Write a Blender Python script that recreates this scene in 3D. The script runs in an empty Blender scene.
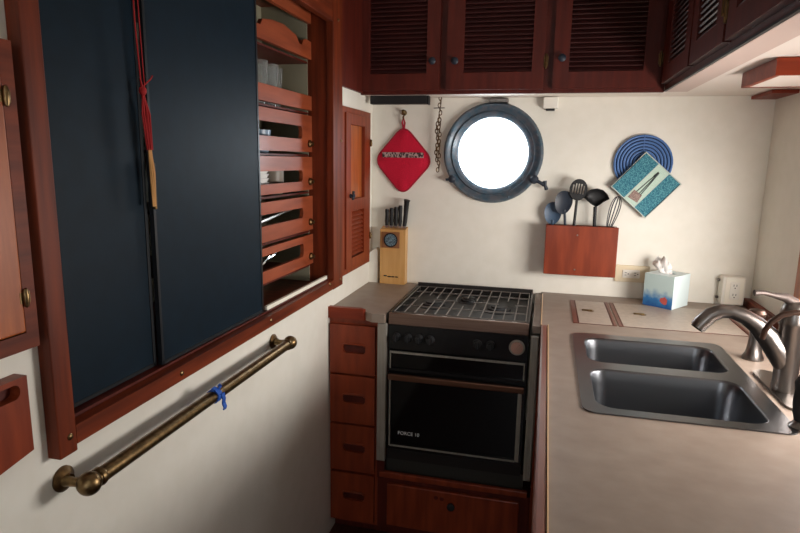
import bpy, bmesh, math, random
from mathutils import Vector, Matrix
random.seed(4)
S = bpy.context.scene
COL = S.collection
PI = math.pi
V = Vector

# ------------------------------------------------------------ camera, world, lights, exposure
cd = bpy.data.cameras.new('camera'); cam = bpy.data.objects.new('camera', cd); COL.objects.link(cam)
cd.sensor_width = 36.0; cd.lens = 589.25 / 800 * 36.0; cd.clip_start = 0.02
p_, y_, r_ = 0.180383611, 0.240033402, -0.0170863993
F = V((-math.sin(y_)*math.cos(p_), math.cos(y_)*math.cos(p_), -math.sin(p_)))
RT = V((math.cos(y_), math.sin(y_), 0)); DN = F.cross(RT)
R_ = math.cos(r_)*RT + math.sin(r_)*DN; D_ = -math.sin(r_)*RT + math.cos(r_)*DN
m = Matrix.Identity(4)
for i in range(3):
    m[i][0] = R_[i]; m[i][1] = -D_[i]; m[i][2] = -F[i]
m.translation = V((0, 0, 1.44))
cam.matrix_world = m
S.camera = cam

W = bpy.data.worlds.new('world'); S.world = W; W.use_nodes = True
W.node_tree.nodes['Background'].inputs[0].default_value = (0.86, 0.94, 1.0, 1)
W.node_tree.nodes['Background'].inputs[1].default_value = 2.6

def area(name, loc, direction, sx, sy, power, color):
    l = bpy.data.lights.new(name, 'AREA'); l.shape = 'RECTANGLE'; l.size = sx; l.size_y = sy
    l.energy = power; l.color = color
    o = bpy.data.objects.new(name, l); COL.objects.link(o); o.location = loc
    o.rotation_euler = V(direction).to_track_quat('-Z', 'Y').to_euler()
    return o
area('side_window_daylight', (0.93, 1.58, 1.17), (-1, 0.45, 0.03), 0.86, 0.30, 23, (1.0, 0.94, 0.88))
area('overhead_fill', (0.15, -0.55, 2.30), (0, 0.25, -1), 0.6, 0.6, 1.2, (1.0, 0.93, 0.86))  # added soft fill from above and behind the camera, no known source
area('rear_fill', (0.0, -1.50, 1.45), (0.15, 1, -0.02), 0.5, 0.8, 2.2, (1.0, 0.95, 0.88))  # fill lamp added behind the camera to lift the right and back walls
area('porthole_daylight', (-0.222, 2.60, 1.47), (0, -1, -0.1), 0.3, 0.3, 4, (0.85, 0.94, 1.0))
vs = S.view_settings
vs.view_transform = 'Standard'; vs.look = 'None'; vs.exposure = 0.1; vs.gamma = 1.0; vs.use_curve_mapping = False

# ------------------------------------------------------------ materials
def lin(c):
    return tuple((x/255/12.92 if x/255 <= .04045 else ((x/255+.055)/1.055)**2.4) for x in c) + (1,)
def mat(name, c, rough=.5, metal=0, coat=0, c2=None, scale=(6, 6, 6), bump=0, noise=8, spec=.5, trans=0, ior=1.45, detail=4, lo=.35, hi=.65):
    M = bpy.data.materials.new(name); M.use_nodes = True
    nt = M.node_tree; b = nt.nodes['Principled BSDF']
    b.inputs['Base Color'].default_value = lin(c); b.inputs['Roughness'].default_value = rough
    b.inputs['Metallic'].default_value = metal; b.inputs['Coat Weight'].default_value = coat
    b.inputs['Coat Roughness'].default_value = .12
    b.inputs['Specular IOR Level'].default_value = spec
    b.inputs['Transmission Weight'].default_value = trans; b.inputs['IOR'].default_value = ior
    if c2 or bump:
        tc = nt.nodes.new('ShaderNodeTexCoord'); mp = nt.nodes.new('ShaderNodeMapping'); mp.inputs['Scale'].default_value = scale
        nz = nt.nodes.new('ShaderNodeTexNoise'); nz.inputs['Scale'].default_value = noise; nz.inputs['Detail'].default_value = detail
        nt.links.new(tc.outputs['Object'], mp.inputs[0]); nt.links.new(mp.outputs[0], nz.inputs['Vector'])
        if c2:
            rp = nt.nodes.new('ShaderNodeValToRGB'); rp.color_ramp.elements[0].color = lin(c); rp.color_ramp.elements[1].color = lin(c2)
            rp.color_ramp.elements[0].position = lo; rp.color_ramp.elements[1].position = hi
            nt.links.new(nz.outputs['Fac'], rp.inputs[0]); nt.links.new(rp.outputs[0], b.inputs['Base Color'])
        if bump:
            bp = nt.nodes.new('ShaderNodeBump'); bp.inputs['Strength'].default_value = bump; bp.inputs['Distance'].default_value = .002
            nt.links.new(nz.outputs['Fac'], bp.inputs['Height']); nt.links.new(bp.outputs[0], b.inputs['Normal'])
    return M
m_wall = mat('warm_white_paint', (229, 225, 213), .55, c2=(233, 229, 218), noise=3)
m_under = mat('white_liner_paint', (226, 216, 206), .5)
MAH = dict(coat=.06, rough=.45, bump=.05, spec=.25)
m_mahV = mat('mahogany_upright_grain', (84, 32, 14), c2=(116, 48, 22), scale=(9, 9, .8), noise=5, **MAH)
m_mahH = mat('mahogany_level_grain', (84, 32, 14), c2=(116, 48, 22), scale=(9, .8, 9), noise=5, **MAH)
m_mahX = mat('mahogany_cross_grain', (112, 38, 18), c2=(134, 50, 24), scale=(.8, 9, 9), noise=5, **MAH)
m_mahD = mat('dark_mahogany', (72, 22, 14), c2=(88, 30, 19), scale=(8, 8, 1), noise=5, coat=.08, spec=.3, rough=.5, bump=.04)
m_mahS = mat('dark_mahogany_slats', (52, 20, 20), c2=(64, 25, 24), scale=(2, 8, 8), noise=5, coat=.15, rough=.5)
m_teak = mat('honey_wood', (138, 66, 26), c2=(176, 94, 42), scale=(9, 9, .9), noise=5, coat=.1, rough=.4)
m_shelf = mat('shelf_mahogany', (128, 58, 32), c2=(154, 74, 42), scale=(9, .9, 9), noise=5, coat=.08, rough=.45)
m_red = mat('red_mahogany', (112, 42, 18), c2=(134, 55, 26), scale=(8, 8, 1), noise=5, coat=.12, spec=.35, rough=.45)
m_blue = mat('navy_panel', (8, 24, 35), .5, c2=(10, 28, 40), noise=4, spec=.16)
m_blackedge = mat('black_edge', (18, 20, 24), .4)
m_lam = mat('speckled_beige_laminate', (136, 120, 108), .45, c2=(148, 133, 120), scale=(1, 1.3, 1), noise=16, detail=12, lo=.3, hi=.7)
m_lamlight = mat('pale_laminate', (166, 153, 140), .4, c2=(178, 164, 150), noise=9, detail=8)
m_steel = mat('brushed_steel', (176, 172, 166), .3, 1, c2=(190, 186, 180), scale=(1, 30, 30), noise=6)
m_sink = mat('satin_sink_steel', (112, 114, 118), .3, 1)
m_nickel = mat('brushed_nickel', (128, 122, 118), .3, 1)
m_dnickel = mat('dark_bronze', (84, 66, 58), .35, .9)
m_chrome = mat('chrome', (210, 210, 208), .12, 1)
m_brass = mat('aged_brass', (134, 110, 76), .36, 1, c2=(100, 82, 56), noise=14)
m_dbrass = mat('tarnished_brass', (86, 66, 44), .45, .9, c2=(110, 84, 52), noise=18)
m_black = mat('black_enamel', (14, 14, 16), .25, coat=.3)
m_matblack = mat('matte_black', (22, 22, 24), .55)
m_glassdark = mat('black_oven_glass', (8, 7, 8), .07, spec=.5)
m_grate = mat('worn_grate_metal', (118, 112, 106), .45, .5)
m_foil = mat('burner_tray', (96, 96, 98), .35, .7, c2=(60, 60, 62), noise=20, bump=.3)
m_white = mat('white_plastic', (232, 228, 218), .4)
m_cream = mat('cream_plastic', (234, 229, 214), .4)
m_dark = mat('dark_slot', (20, 18, 18), .6)
m_ceramic = mat('white_ceramic', (232, 232, 230), .2, coat=.4)
m_redcloth = mat('red_cotton', (206, 16, 56), .9, c2=(182, 12, 46), noise=60, bump=.5)
m_band = mat('grey_woven_band', (60, 44, 48), .9, c2=(176, 150, 146), noise=160, scale=(1, 1, .6), detail=1, lo=.45, hi=.55)
m_bluerub = mat('blue_coil', (78, 114, 168), .5, bump=.2, noise=40)
m_dbluerub = mat('dark_blue_backing', (16, 26, 50), .7)
m_teal = mat('teal_quilted_cloth', (28, 92, 116), .9, c2=(92, 152, 160), noise=55, bump=.6, lo=.42, hi=.6)
m_pale = mat('pale_green_cloth', (176, 200, 186), .9, c2=(196, 214, 200), noise=60)
m_piping = mat('pale_piping', (190, 200, 192), .8)
m_navycloth = mat('navy_cloth', (28, 44, 78), .9)
m_bamboo = mat('light_bamboo', (196, 148, 86), c2=(208, 160, 98), scale=(12, 12, 1), noise=5, rough=.4, coat=.2)
m_blueplastic = mat('blue_grey_nylon', (62, 84, 108), .45)
m_nylon = mat('dark_nylon', (36, 44, 56), .45)
m_ring = mat('blue_grey_bronze', (66, 90, 106), .4, .4, c2=(98, 102, 110), noise=7, coat=.2)
m_tissue = mat('tissue_paper', (244, 240, 236), .8)
m_cardw = mat('pale_blue_card', (222, 238, 240), .5)
m_cord = mat('red_cord', (150, 18, 20), .8)
m_straw = mat('straw_tassel', (190, 140, 84), .8)
m_tape = mat('blue_tape', (30, 84, 176), .6)
m_floor = mat('teak_floor', (58, 28, 20), c2=(78, 38, 26), scale=(8, .8, 8), noise=5, rough=.5)
m_glasswhite = mat('clear_glass', (235, 240, 240), .05, trans=.9, ior=1.45)
m_letter = mat('white_lettering', (240, 244, 242), .5)
def pane_mat():
    M = bpy.data.materials.new('window_glass'); M.use_nodes = True; nt = M.node_tree
    for n in list(nt.nodes): nt.nodes.remove(n)
    o = nt.nodes.new('ShaderNodeOutputMaterial'); mx = nt.nodes.new('ShaderNodeMixShader'); t = nt.nodes.new('ShaderNodeBsdfTransparent'); g = nt.nodes.new('ShaderNodeBsdfGlossy')
    g.inputs['Roughness'].default_value = .03; mx.inputs[0].default_value = .06
    nt.links.new(t.outputs[0], mx.inputs[1]); nt.links.new(g.outputs[0], mx.inputs[2]); nt.links.new(mx.outputs[0], o.inputs[0])
    return M
m_pane = pane_mat()
def tissue_mat():
    # printed card: pale grey-green above, blue sea along the bottom with an orange red fish-like blotch
    M = bpy.data.materials.new('printed_card'); M.use_nodes = True; nt = M.node_tree; b = nt.nodes['Principled BSDF']; b.inputs['Roughness'].default_value = .45
    L = nt.links; tc = nt.nodes.new('ShaderNodeTexCoord'); sx = nt.nodes.new('ShaderNodeSeparateXYZ'); L.new(tc.outputs['Object'], sx.inputs[0])
    nz = nt.nodes.new('ShaderNodeTexNoise'); nz.inputs['Scale'].default_value = 45; L.new(tc.outputs['Object'], nz.inputs['Vector'])
    ma = nt.nodes.new('ShaderNodeMath'); ma.operation = 'MULTIPLY_ADD'; ma.inputs[1].default_value = .05; L.new(nz.outputs['Fac'], ma.inputs[0]); L.new(sx.outputs['Z'], ma.inputs[2])
    r = nt.nodes.new('ShaderNodeValToRGB'); L.new(ma.outputs[0], r.inputs[0])
    e = r.color_ramp.elements; e[0].position = .03; e[0].color = lin((36, 88, 150)); e[1].position = .09; e[1].color = lin((186, 206, 204))
    n = e.new(.055); n.color = lin((52, 120, 176))
    vd = nt.nodes.new('ShaderNodeVectorMath'); vd.operation = 'DISTANCE'; vd.inputs[1].default_value = (.022, -.065, .028); L.new(tc.outputs['Object'], vd.inputs[0])
    ad = nt.nodes.new('ShaderNodeMath'); ad.operation = 'MULTIPLY_ADD'; ad.inputs[1].default_value = .02; L.new(nz.outputs['Fac'], ad.inputs[0]); L.new(vd.outputs['Value'], ad.inputs[2])
    lt = nt.nodes.new('ShaderNodeMath'); lt.operation = 'LESS_THAN'; lt.inputs[1].default_value = .024; L.new(ad.outputs[0], lt.inputs[0])
    mx = nt.nodes.new('ShaderNodeMixRGB'); L.new(lt.outputs[0], mx.inputs[0]); L.new(r.outputs[0], mx.inputs[1]); mx.inputs[2].default_value = lin((186, 84, 76)); L.new(mx.outputs[0], b.inputs['Base Color'])
    return M
m_card = tissue_mat()

# ------------------------------------------------------------ helpers
class MB:
    """collects shapes in one mesh; T maps local coordinates to the scene"""
    def __init__(s, T=None): s.b = bmesh.new(); s.T = T or Matrix.Identity(4)
    def _x(s, vs): 
        for v in vs: v.co = s.T @ v.co
    def box(s, x0, x1, y0, y1, z0, z1, bev=0, M=None):
        mm = Matrix.Translation(((x0+x1)/2, (y0+y1)/2, (z0+z1)/2)) @ Matrix.Diagonal((abs(x1-x0), abs(y1-y0), abs(z1-z0), 1))
        vs = bmesh.ops.create_cube(s.b, size=1, matrix=mm)['verts']
        if bev:
            es = list({e for v in vs for e in v.link_edges})
            r = bmesh.ops.bevel(s.b, geom=es, offset=bev, segments=2, affect='EDGES', profile=.5)
            vs = list({v for f in r['faces'] for v in f.verts} | {v for v in vs if v.is_valid})
            seen = set(vs); st = list(vs)
            while st:
                v = st.pop()
                for e in v.link_edges:
                    o = e.other_vert(v)
                    if o not in seen: seen.add(o); st.append(o)
            vs = list(seen)
        if M is not None:
            for v in vs: v.co = M @ v.co
        s._x(vs); return s
    def prism(s, pts, axis, a, b, M=None):
        """pts: 2D outline; axis 'x','y','z' is the extrusion axis, from a to b"""
        def P(u, w, t): return {'x': V((t, u, w)), 'y': V((u, t, w)), 'z': V((u, w, t))}[axis]
        A = [s.b.verts.new(P(u, w, a)) for u, w in pts]; B = [s.b.verts.new(P(u, w, b)) for u, w in pts]
        n = len(pts)
        s.b.faces.new(A); s.b.faces.new(B[::-1])
        for i in range(n): s.b.faces.new((A[i], B[i], B[(i+1) % n], A[(i+1) % n]))
        vs = A+B
        if M is not None:
            for v in vs: v.co = M @ v.co
        s._x(vs); return s
    def holed(s, outer, holes, axis, a, b, M=None):
        """extruded plate with holes"""
        def P(u, w, t): return {'x': V((t, u, w)), 'y': V((u, t, w)), 'z': V((u, w, t))}[axis]
        out = []; layers = []
        for t in (a, b):
            loops = []; edges = []
            for lp in [outer]+holes:
                vs = [s.b.verts.new(P(u, w, t)) for u, w in lp]; loops.append(vs); out += vs
                for i in range(len(vs)): edges.append(s.b.edges.new((vs[i], vs[(i+1) % len(vs)])))
            bmesh.ops.triangle_fill(s.b, edges=edges, use_beauty=True)
            layers.append(loops)
        for A, B in zip(*layers):
            n = len(A)
            for i in range(n): s.b.faces.new((A[i], B[i], B[(i+1) % n], A[(i+1) % n]))
        if M is not None:
            for v in out: v.co = M @ v.co
        s._x(out); return s
    def tube(s, pts, r, n=10, closed=False, cap=True):
        pts = [V(p) for p in pts]; N = len(pts)
        rs = r if isinstance(r, (list, tuple)) else [r]*N
        rings = []; up = None
        for i, p in enumerate(pts):
            a = pts[(i-1) % N] if (i or closed) else p; c = pts[(i+1) % N] if (i < N-1 or closed) else p
            t = (c-a).normalized()
            if up is None:
                up = V((0, 0, 1)) if abs(t.z) < .9 else V((1, 0, 0))
            u = (up - t*up.dot(t)).normalized(); up = u; w = t.cross(u)
            rings.append([s.b.verts.new(p+(u*math.cos(2*PI*k/n)+w*math.sin(2*PI*k/n))*rs[i]) for k in range(n)])
        for i in range(N if closed else N-1):
            A, B = rings[i], rings[(i+1) % N]
            for k in range(n): s.b.faces.new((A[k], A[(k+1) % n], B[(k+1) % n], B[k]))
        if cap and not closed: s.b.faces.new(rings[0][::-1]); s.b.faces.new(rings[-1])
        s._x([v for g in rings for v in g]); return s
    def lathe(s, prof, o=(0, 0, 0), axis='z', n=24, M=None):
        """prof: (radius, height) list along axis from o"""
        o = V(o); rings = []; al = []
        def P(r, h, t):
            c, d = r*math.cos(t), r*math.sin(t)
            return o + {'z': V((c, d, h)), 'y': V((c, h, d)), 'x': V((h, c, d))}[axis]
        for r, h in prof:
            if r < 1e-6: rings.append([s.b.verts.new(P(0, h, 0))])
            else: rings.append([s.b.verts.new(P(r, h, 2*PI*k/n)) for k in range(n)])
            al += rings[-1]
        for A, B in zip(rings, rings[1:]):
            for k in range(n):
                k2 = (k+1) % n
                if len(A) == 1 and len(B) == 1: continue
                if len(A) == 1: s.b.faces.new((A[0], B[k2], B[k]))
                elif len(B) == 1: s.b.faces.new((A[k], A[k2], B[0]))
                else: s.b.faces.new((A[k], A[k2], B[k2], B[k]))
        for R, fl in ((rings[0], 1), (rings[-1], 0)):
            if len(R) > 1 and len(set([tuple(prof[0]), tuple(prof[-1])])) == 2: s.b.faces.new(R[::-1] if fl else R)
        if len(rings[0]) > 1 and tuple(prof[0]) == tuple(prof[-1]): bmesh.ops.remove_doubles(s.b, verts=rings[0]+rings[-1], dist=1e-6); al = [v for v in al if v.is_valid]
        if M is not None:
            for v in al: v.co = M @ v.co
        s._x(al); return s
    def ball(s, c, r, sc=(1, 1, 1), n=16, M=None):
        mm = (M or Matrix.Identity(4)) @ Matrix.Translation(c) @ Matrix.Diagonal((r*sc[0], r*sc[1], r*sc[2], 1))
        vs = bmesh.ops.create_uvsphere(s.b, u_segments=n, v_segments=n*2//3, radius=1, matrix=mm)['verts']; s._x(vs); return s
    def build(s, name, m, parent=None, smooth=False):
        bmesh.ops.recalc_face_normals(s.b, faces=s.b.faces)
        me = bpy.data.meshes.new(name); 
        if parent is not None:
            ml = parent.get('_m'); 
            off = world_loc(parent)
            for v in s.b.verts: v.co -= off
        s.b.to_mesh(me); s.b.free(); me.materials.append(m)
        if smooth:
            me.polygons.foreach_set('use_smooth', [True]*len(me.polygons))
        o = bpy.data.objects.new(name, me); COL.objects.link(o)
        if parent is not None: o.parent = parent
        if smooth:
            md = o.modifiers.new('es', 'EDGE_SPLIT'); md.split_angle = math.radians(40)
        return o
def world_loc(o):
    l = V((0, 0, 0))
    while o is not None: l += o.location; o = o.parent
    return l
def tag(o, label=None, cat=None, group=None, kind=None):
    if label: o['label'] = label
    if cat: o['category'] = cat
    if group: o['group'] = group
    if kind: o['kind'] = kind
    return o
def thing(name, loc, label, cat, group=None):
    o = bpy.data.objects.new(name, None); COL.objects.link(o); o.location = loc; o.empty_display_size = .02
    return tag(o, label, cat, group)
def recenter(o, loc):
    loc = V(loc)
    for v in o.data.vertices: v.co -= loc
    o.location = loc; return o
def solo(mb, name, m, loc, label, cat, group=None, smooth=False):
    o = mb.build(name, m, None, smooth); recenter(o, loc); return tag(o, label, cat, group)
def struct(mb, name, m, smooth=False):
    o = mb.build(name, m, None, smooth); o['kind'] = 'structure'; return o
def rrect(x0, x1, y0, y1, r, n=6):
    pts = []
    for cx, cy, a in ((x1-r, y1-r, 0), (x0+r, y1-r, 90), (x0+r, y0+r, 180), (x1-r, y0+r, 270)):
        for k in range(n+1):
            t = math.radians(a+90*k/n); pts.append((cx+r*math.cos(t), cy+r*math.sin(t)))
    return pts
def circ(cx, cy, r, n=48): return [(cx+r*math.cos(2*PI*k/n), cy+r*math.sin(2*PI*k/n)) for k in range(n)]
def text(name, body, size, M, m, parent, depth=.0006):
    cu = bpy.data.curves.new(name, 'FONT'); cu.body = body; cu.size = size; cu.extrude = depth; cu.align_x = 'CENTER'; cu.align_y = 'CENTER'
    to = bpy.data.objects.new('tmp_text', cu); COL.objects.link(to)
    dg = bpy.context.evaluated_depsgraph_get(); me = bpy.data.meshes.new_from_object(to.evaluated_get(dg))
    bpy.data.objects.remove(to); me.name = name; me.transform(M)
    off = world_loc(parent)
    me.transform(Matrix.Translation(-off))
    me.materials.clear(); me.materials.append(m)
    o = bpy.data.objects.new(name, me); COL.objects.link(o); o.parent = parent; return o
def screw(mb, x, y, z, ax, r=.005, h=.003):
    """domed screw head, ax = '+x','-x','-y' outward direction"""
    sg = 1 if ax[0] == '+' else -1
    mb.lathe([(r, -.002*sg), (r, h*.3*sg), (r*.6, h*.9*sg), (0, h*sg)], (x, y, z), ax[1], 12)
def FRT(x, y, z): return Matrix.Translation((x, y, z)) @ Matrix.Rotation(PI/2, 4, 'X')   # text facing -Y

# ------------------------------------------------------------ room shell
XL, XR, YB, ZC = -.745, .795, 2.497, 2.15
YR = -1.6
g = MB(); g.box(-1.3, 1.2, YR-.1, 2.6, -.05, 0); struct(g, 'floor', m_floor)
# ceiling with an unseen opening added behind the camera for the overhead fill
g = MB(); g.holed([(-1.3, YR-.1), (1.0, YR-.1), (1.0, 2.6), (-1.3, 2.6)], [[(-.1, -.8), (.4, -.8), (.4, -.3), (-.1, -.3)]], 'z', ZC, ZC+.05); struct(g, 'ceiling', m_under)
# back wall with a round hole
g = MB(); g.holed([(-1.3, 0), (.95, 0), (.95, ZC), (-1.3, ZC)], [circ(-.222, 1.470, .170)], 'y', YB, YB+.06); struct(g, 'wall_back', m_wall)
# left wall with the locker opening
g = MB(); g.holed([(YR, 0), (YB, 0), (YB, ZC), (YR, ZC)], [[(.72, .985), (1.985, .985), (1.985, 1.95), (.72, 1.95)]], 'x', XL-.03, XL); struct(g, 'wall_left', m_wall)
# right wall with the long side window
g = MB(); g.holed([(YR, 0), (YB, 0), (YB, ZC), (YR, ZC)], [[(1.15, 1.02), (2.04, 1.02), (2.04, 1.31), (1.15, 1.31)]], 'x', XR, XR+.05); struct(g, 'wall_right', m_wall)
g = MB(); g.holed([(-1.3, 0), (1.0, 0), (1.0, ZC), (-1.3, ZC)], [[(-.3, .6), (.3, .6), (.3, 1.9), (-.3, 1.9)]], 'y', YR-.05, YR); struct(g, 'wall_rear', m_mahV)

# side window
g = MB(); g.holed([(1.10, .985), (2.085, .985), (2.085, 1.345), (1.10, 1.345)], [[(1.155, 1.025), (2.035, 1.025), (2.035, 1.305), (1.155, 1.305)]], 'x', XR-.010, XR+.045)
w = struct(g, 'window_2', m_teak)
g = MB(); g.box(XR+.028, XR+.034, 1.153, 2.037, 1.023, 1.307); g.build('glass', m_pane, w)

# porthole
PC = V((-.224, YB, 1.470))
g = MB()
g.lathe([(.1435, .03), (.1435, -.010), (.154, -.022), (.166, -.028), (.170, -.020), (.178, -.022), (.186, -.030), (.194, -.031), (.201, -.024), (.204, -.012), (.204, -.0005), (.169, -.0005), (.169, .03), (.1435, .03)], PC, 'y', 64)
w = struct(g, 'window_1', m_ring, True)
g = MB(); g.lathe([(0, .008), (.143, .008), (.143, .014), (0, .014)], PC, 'y', 48); g.build('glass', m_pane, w)
for k in range(8):
    a = 2*PI*k/8+.39; g = MB(); screw(g, PC.x+.190*math.cos(a), YB-.031, PC.z+.190*math.sin(a), '-y', .005, .003); g.build('screw', m_ring, w, True)
def dog(cx, cz, ang):
    c = V((cx, YB, cz)); d = V((math.cos(ang), 0, math.sin(ang))); q = V((-d.z, 0, d.x))
    g = MB(); g.lathe([(.017, -.026), (.018, -.034), (.012, -.043), (0, -.046)], c, 'y', 20)
    g.tube([c+V((0, -.036, 0)), c+d*.03+V((0, -.040, 0)), c+d*.045+V((0, -.034, 0))], [.007, .007, .009], 10)
    g.tube([c+d*.040+q*.014+V((0, -.038, 0)), c+d*.050+V((0, -.040, 0)), c+d*.062-q*.012+V((0, -.030, 0))], [.009, .006, .008], 10)
    g.build('wing_nut', m_nylon, w, True)
dog(-.052, 1.368, -.45)
g = MB(); c = V((-.386, YB, 1.362)); g.lathe([(.015, -.024), (.016, -.034), (.010, -.042), (0, -.045)], c, 'y', 20); g.tube([c+V((0, -.035, 0)), c+V((-.026, -.035, -.004))], [.006, .005], 10); g.build('clamp_screw', m_nylon, w, True)
g = MB(); g.box(PC.x-.02, PC.x+.055, YB-.035, YB-.001, 1.669, 1.686, .003); g.build('hinge', m_nickel, w)

# ------------------------------------------------------------ corner pillar, trims, deck beam
g = MB(); g.prism([(-.7449, 1.03), (-.7449, .90), (-.704, .90), (-.704, 1.045), (-.712, 1.055)], 'y', 2.462, YB-.001); struct(g, 'trim_1', m_wall)
g = MB(); g.box(.768, XR-.001, .3, YB-.001, .9005, .932, .004); struct(g, 'trim_2', m_mahH)
g = MB(); g.prism([(.713, 2.285), (XR-.001, 2.285), (XR-.001, YB-.001), (.713, YB-.001)], 'z', 1.678, 1.6895); struct(g, 'trim_3', m_mahX)
# boxed deck beam below the overhead
t = thing('overhead_box', (.65, 1.75, 1.69), 'boxed mahogany block under the white overhead at the upper right', 'box')
g = MB(); g.box(.508, XR-.002, 1.62, 1.634, 1.650, 1.6895); g.box(.508, .522, 1.634, 1.88, 1.650, 1.6895); g.box(.508, XR-.002, 1.866, 1.88, 1.650, 1.6895); g.build('fascia', m_mahX, t)
g = MB(); g.box(.523, XR-.002, 1.635, 1.865, 1.651, 1.660); g.build('bottom_panel', m_under, t)

# ------------------------------------------------------------ louvered overhead cabinets
def louver_door(T, x0, x1, z0, z1, lx0, lx1, lz0, lz1, knob, hinge, parent, th=.02):
    g = MB(T); g.holed([(x0, z0), (x1, z0), (x1, z1), (x0, z1)], [[(lx0, lz0), (lx1, lz0), (lx1, lz1), (lx0, lz1)]], 'y', -th, -.001)
    d = g.build('door', m_mahD, parent)
    g = MB(T); z = lz0+.004; n = 0
    while z < lz1-.01:
        g.prism([(-.017, z), (-.014, z-.003), (-.002, z+.012), (-.005, z+.015)], 'x', lx0, lx1); z += .0162
    g.build('louver_slats', m_mahS, d)
    if knob:
        g = MB(T); g.lathe([(.006, -.018), (.006, -.028), (.013, -.032), (.014, -.038), (.008, -.043), (0, -.044)], (knob[0], 0, knob[1]), 'y', 18)
        g.build('knob', m_nylon, d, True)
    for hx, hz in hinge:
        g = MB(T); g.lathe([(.0035, -.026), (.0045, -.022), (.0045, .022), (.0035, .026)], (hx, -.022, hz), 'z', 12)
        g.box(hx-.008, hx+.008, -.0225, -.0195, hz-.018, hz+.018)
        g.build('hinge', m_dbrass, d, True)
    return d
YF = 2.33
t = thing('overhead_cabinet', (-.2, YF, 1.69), 'dark mahogany wall cabinet with three louvered doors above the porthole', 'cabinet')
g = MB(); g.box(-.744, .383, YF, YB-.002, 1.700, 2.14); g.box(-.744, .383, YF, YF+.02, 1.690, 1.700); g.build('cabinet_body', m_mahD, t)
g = MB(); g.box(-.743, .382, YF+.021, YB-.002, 1.692, 1.6995); g.build('bottom_panel', m_under, t)
T = Matrix.Translation((0, YF, 0))
louver_door(T, -.743, -.424, 1.703, 2.13, -.700, -.475, 1.765, 2.10, (-.450, 1.808), [], t)
louver_door(T, -.398, -.036, 1.703, 2.13, -.332, -.080, 1.765, 2.10, (-.364, 1.806), [(-.030, 1.800)], t)
louver_door(T, -.004, .356, 1.703, 2.13, .052, .306, 1.762, 2.10, (.026, 1.808), [(.360, 1.800)], t)

t = thing('overhead_cabinet', (.385, 1.4, 1.69), 'dark mahogany louvered cabinet running towards the viewer at the upper right', 'cabinet')
XF = .385
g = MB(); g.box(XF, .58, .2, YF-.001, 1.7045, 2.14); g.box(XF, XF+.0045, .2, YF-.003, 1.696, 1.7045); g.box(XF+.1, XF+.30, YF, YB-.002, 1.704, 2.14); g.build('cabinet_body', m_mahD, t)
g = MB(); g.box(XF-.003, XF+.0045, .2, YF-.003, 1.6905, 1.6955); g.build('edge_strip', m_blackedge, t)
T = Matrix.Translation((XF, 0, 0)) @ Matrix.Rotation(-PI/2, 4, 'Z')
for i, (a, b, la, lb, kb, hg) in enumerate([(-2.285, -1.885, -2.190, -1.945, None, []), (-1.865, -1.535, -1.805, -1.605, None, [(-1.545, 1.795)]), (-1.515, -1.10, -1.450, -1.17, None, [(-1.52, 1.775)]), (-1.08, -.70, -1.02, -.76, (-1.05, 1.80), [(-.69, 1.8)])]):
    louver_door(T, a, b, 1.712, 2.13, la, lb, 1.765, 2.10, kb, hg, t)
# overhead liner
g = MB(); g.box(XF+.005, .460, .2, YF-.001, 1.690, 1.7035); g.build('underside_board', mat('pinkish_board', (196, 174, 164), .5), t)
g = MB(); g.box(.461, XR-.001, .2, YF-.001, 1.6915, 1.7035); g.box(.384, XR-.001, YF, YB-.001, 1.6915, 1.7035); struct(g, 'trim_4', m_under)
# upright mahogany panel beside the overhead cabinet
g = MB(); g.box(XL+.0005, XL+.012, 2.047, YF-.001, 1.695, 2.14); struct(g, 'trim_5', m_mahD)

# ------------------------------------------------------------ dish locker on the left wall
t = thing('dish_locker', (XL, 1.37, .97), 'long mahogany framed dish locker with navy sliding panels on the left wall', 'cupboard')
XFr = -.720
def bxX(g, x0, x1, y0, y1, z0, z1, bev=.002): return g.box(x0, x1, y0, y1, z0, z1, bev)
g = MB(); bxX(g, XL+.0005, XFr, .7085, .745, .962, 2.0); g.build('frame_stile', m_mahV, t)
g = MB(); bxX(g, XL+.0005, XFr, 1.950, 2.045, .975, 2.0); g.build('frame_stile', m_mahV, t)
g = MB(); g.prism([(.7455, .973), (1.9495, .978), (1.9495, 1.010), (.7455, 1.005)], 'x', XL+.0005, XFr-.0005); g.build('frame_bottom_rail', m_mahH, t)
g = MB(); bxX(g, XL+.0005, XFr, .7455, 1.9495, 1.885, 1.95); g.build('frame_top_rail', m_mahH, t)
for y, z in ((.731, .992), (1.033, .990), (1.911, 1.002), (2.02, .998), (2.0, 1.9), (2.03, 1.50), (1.45, .994)):
    g = MB(); screw(g, XFr, y, z, '+x', .0055, .003); g.build('screw', m_brass, t, True)
# locker box behind
g = MB(); g.box(-.99, -.98, .7005, 1.9545, 1.0005, 1.94); m_liner = mat('olive_grey_liner', (146, 140, 118), .6); g.build('back_panel', m_liner, t)
g = MB(); g.box(-.979, -.814, 1.9515, 1.9548, 1.0005, 1.94); g.build('end_panel', m_liner, t)
g = MB(); g.box(-1.05, -.7755, .70, 1.98, .986, 1.0); g.box(-1.05, XL-.0005, .70, 1.98, 1.9405, 1.952); g.box(-1.05, -.7755, .69, .70, 1.0, 1.94); g.box(-1.05, XL, 1.955, 1.972, 1.0, 1.94); g.box(XL-.028, XL-.0005, .722, 1.955, .986, 1.0)
g.build('locker_lining', m_mahV, t)
g = MB(); g.box(XL+.0005, XL+.006, .7455, 1.9495, 1.0105, 1.014); g.box(-.772, XL, .7225, 1.954, 1.0005, 1.012); g.build('sliding_track', m_mahD, t)
g = MB(); g.prism([(1.475, 1.0145), (1.945, 1.0145), (1.945, 1.026), (1.475, 1.026)], 'x', -.752, -.7435); g.build('track_strip', m_cream, t)
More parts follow.
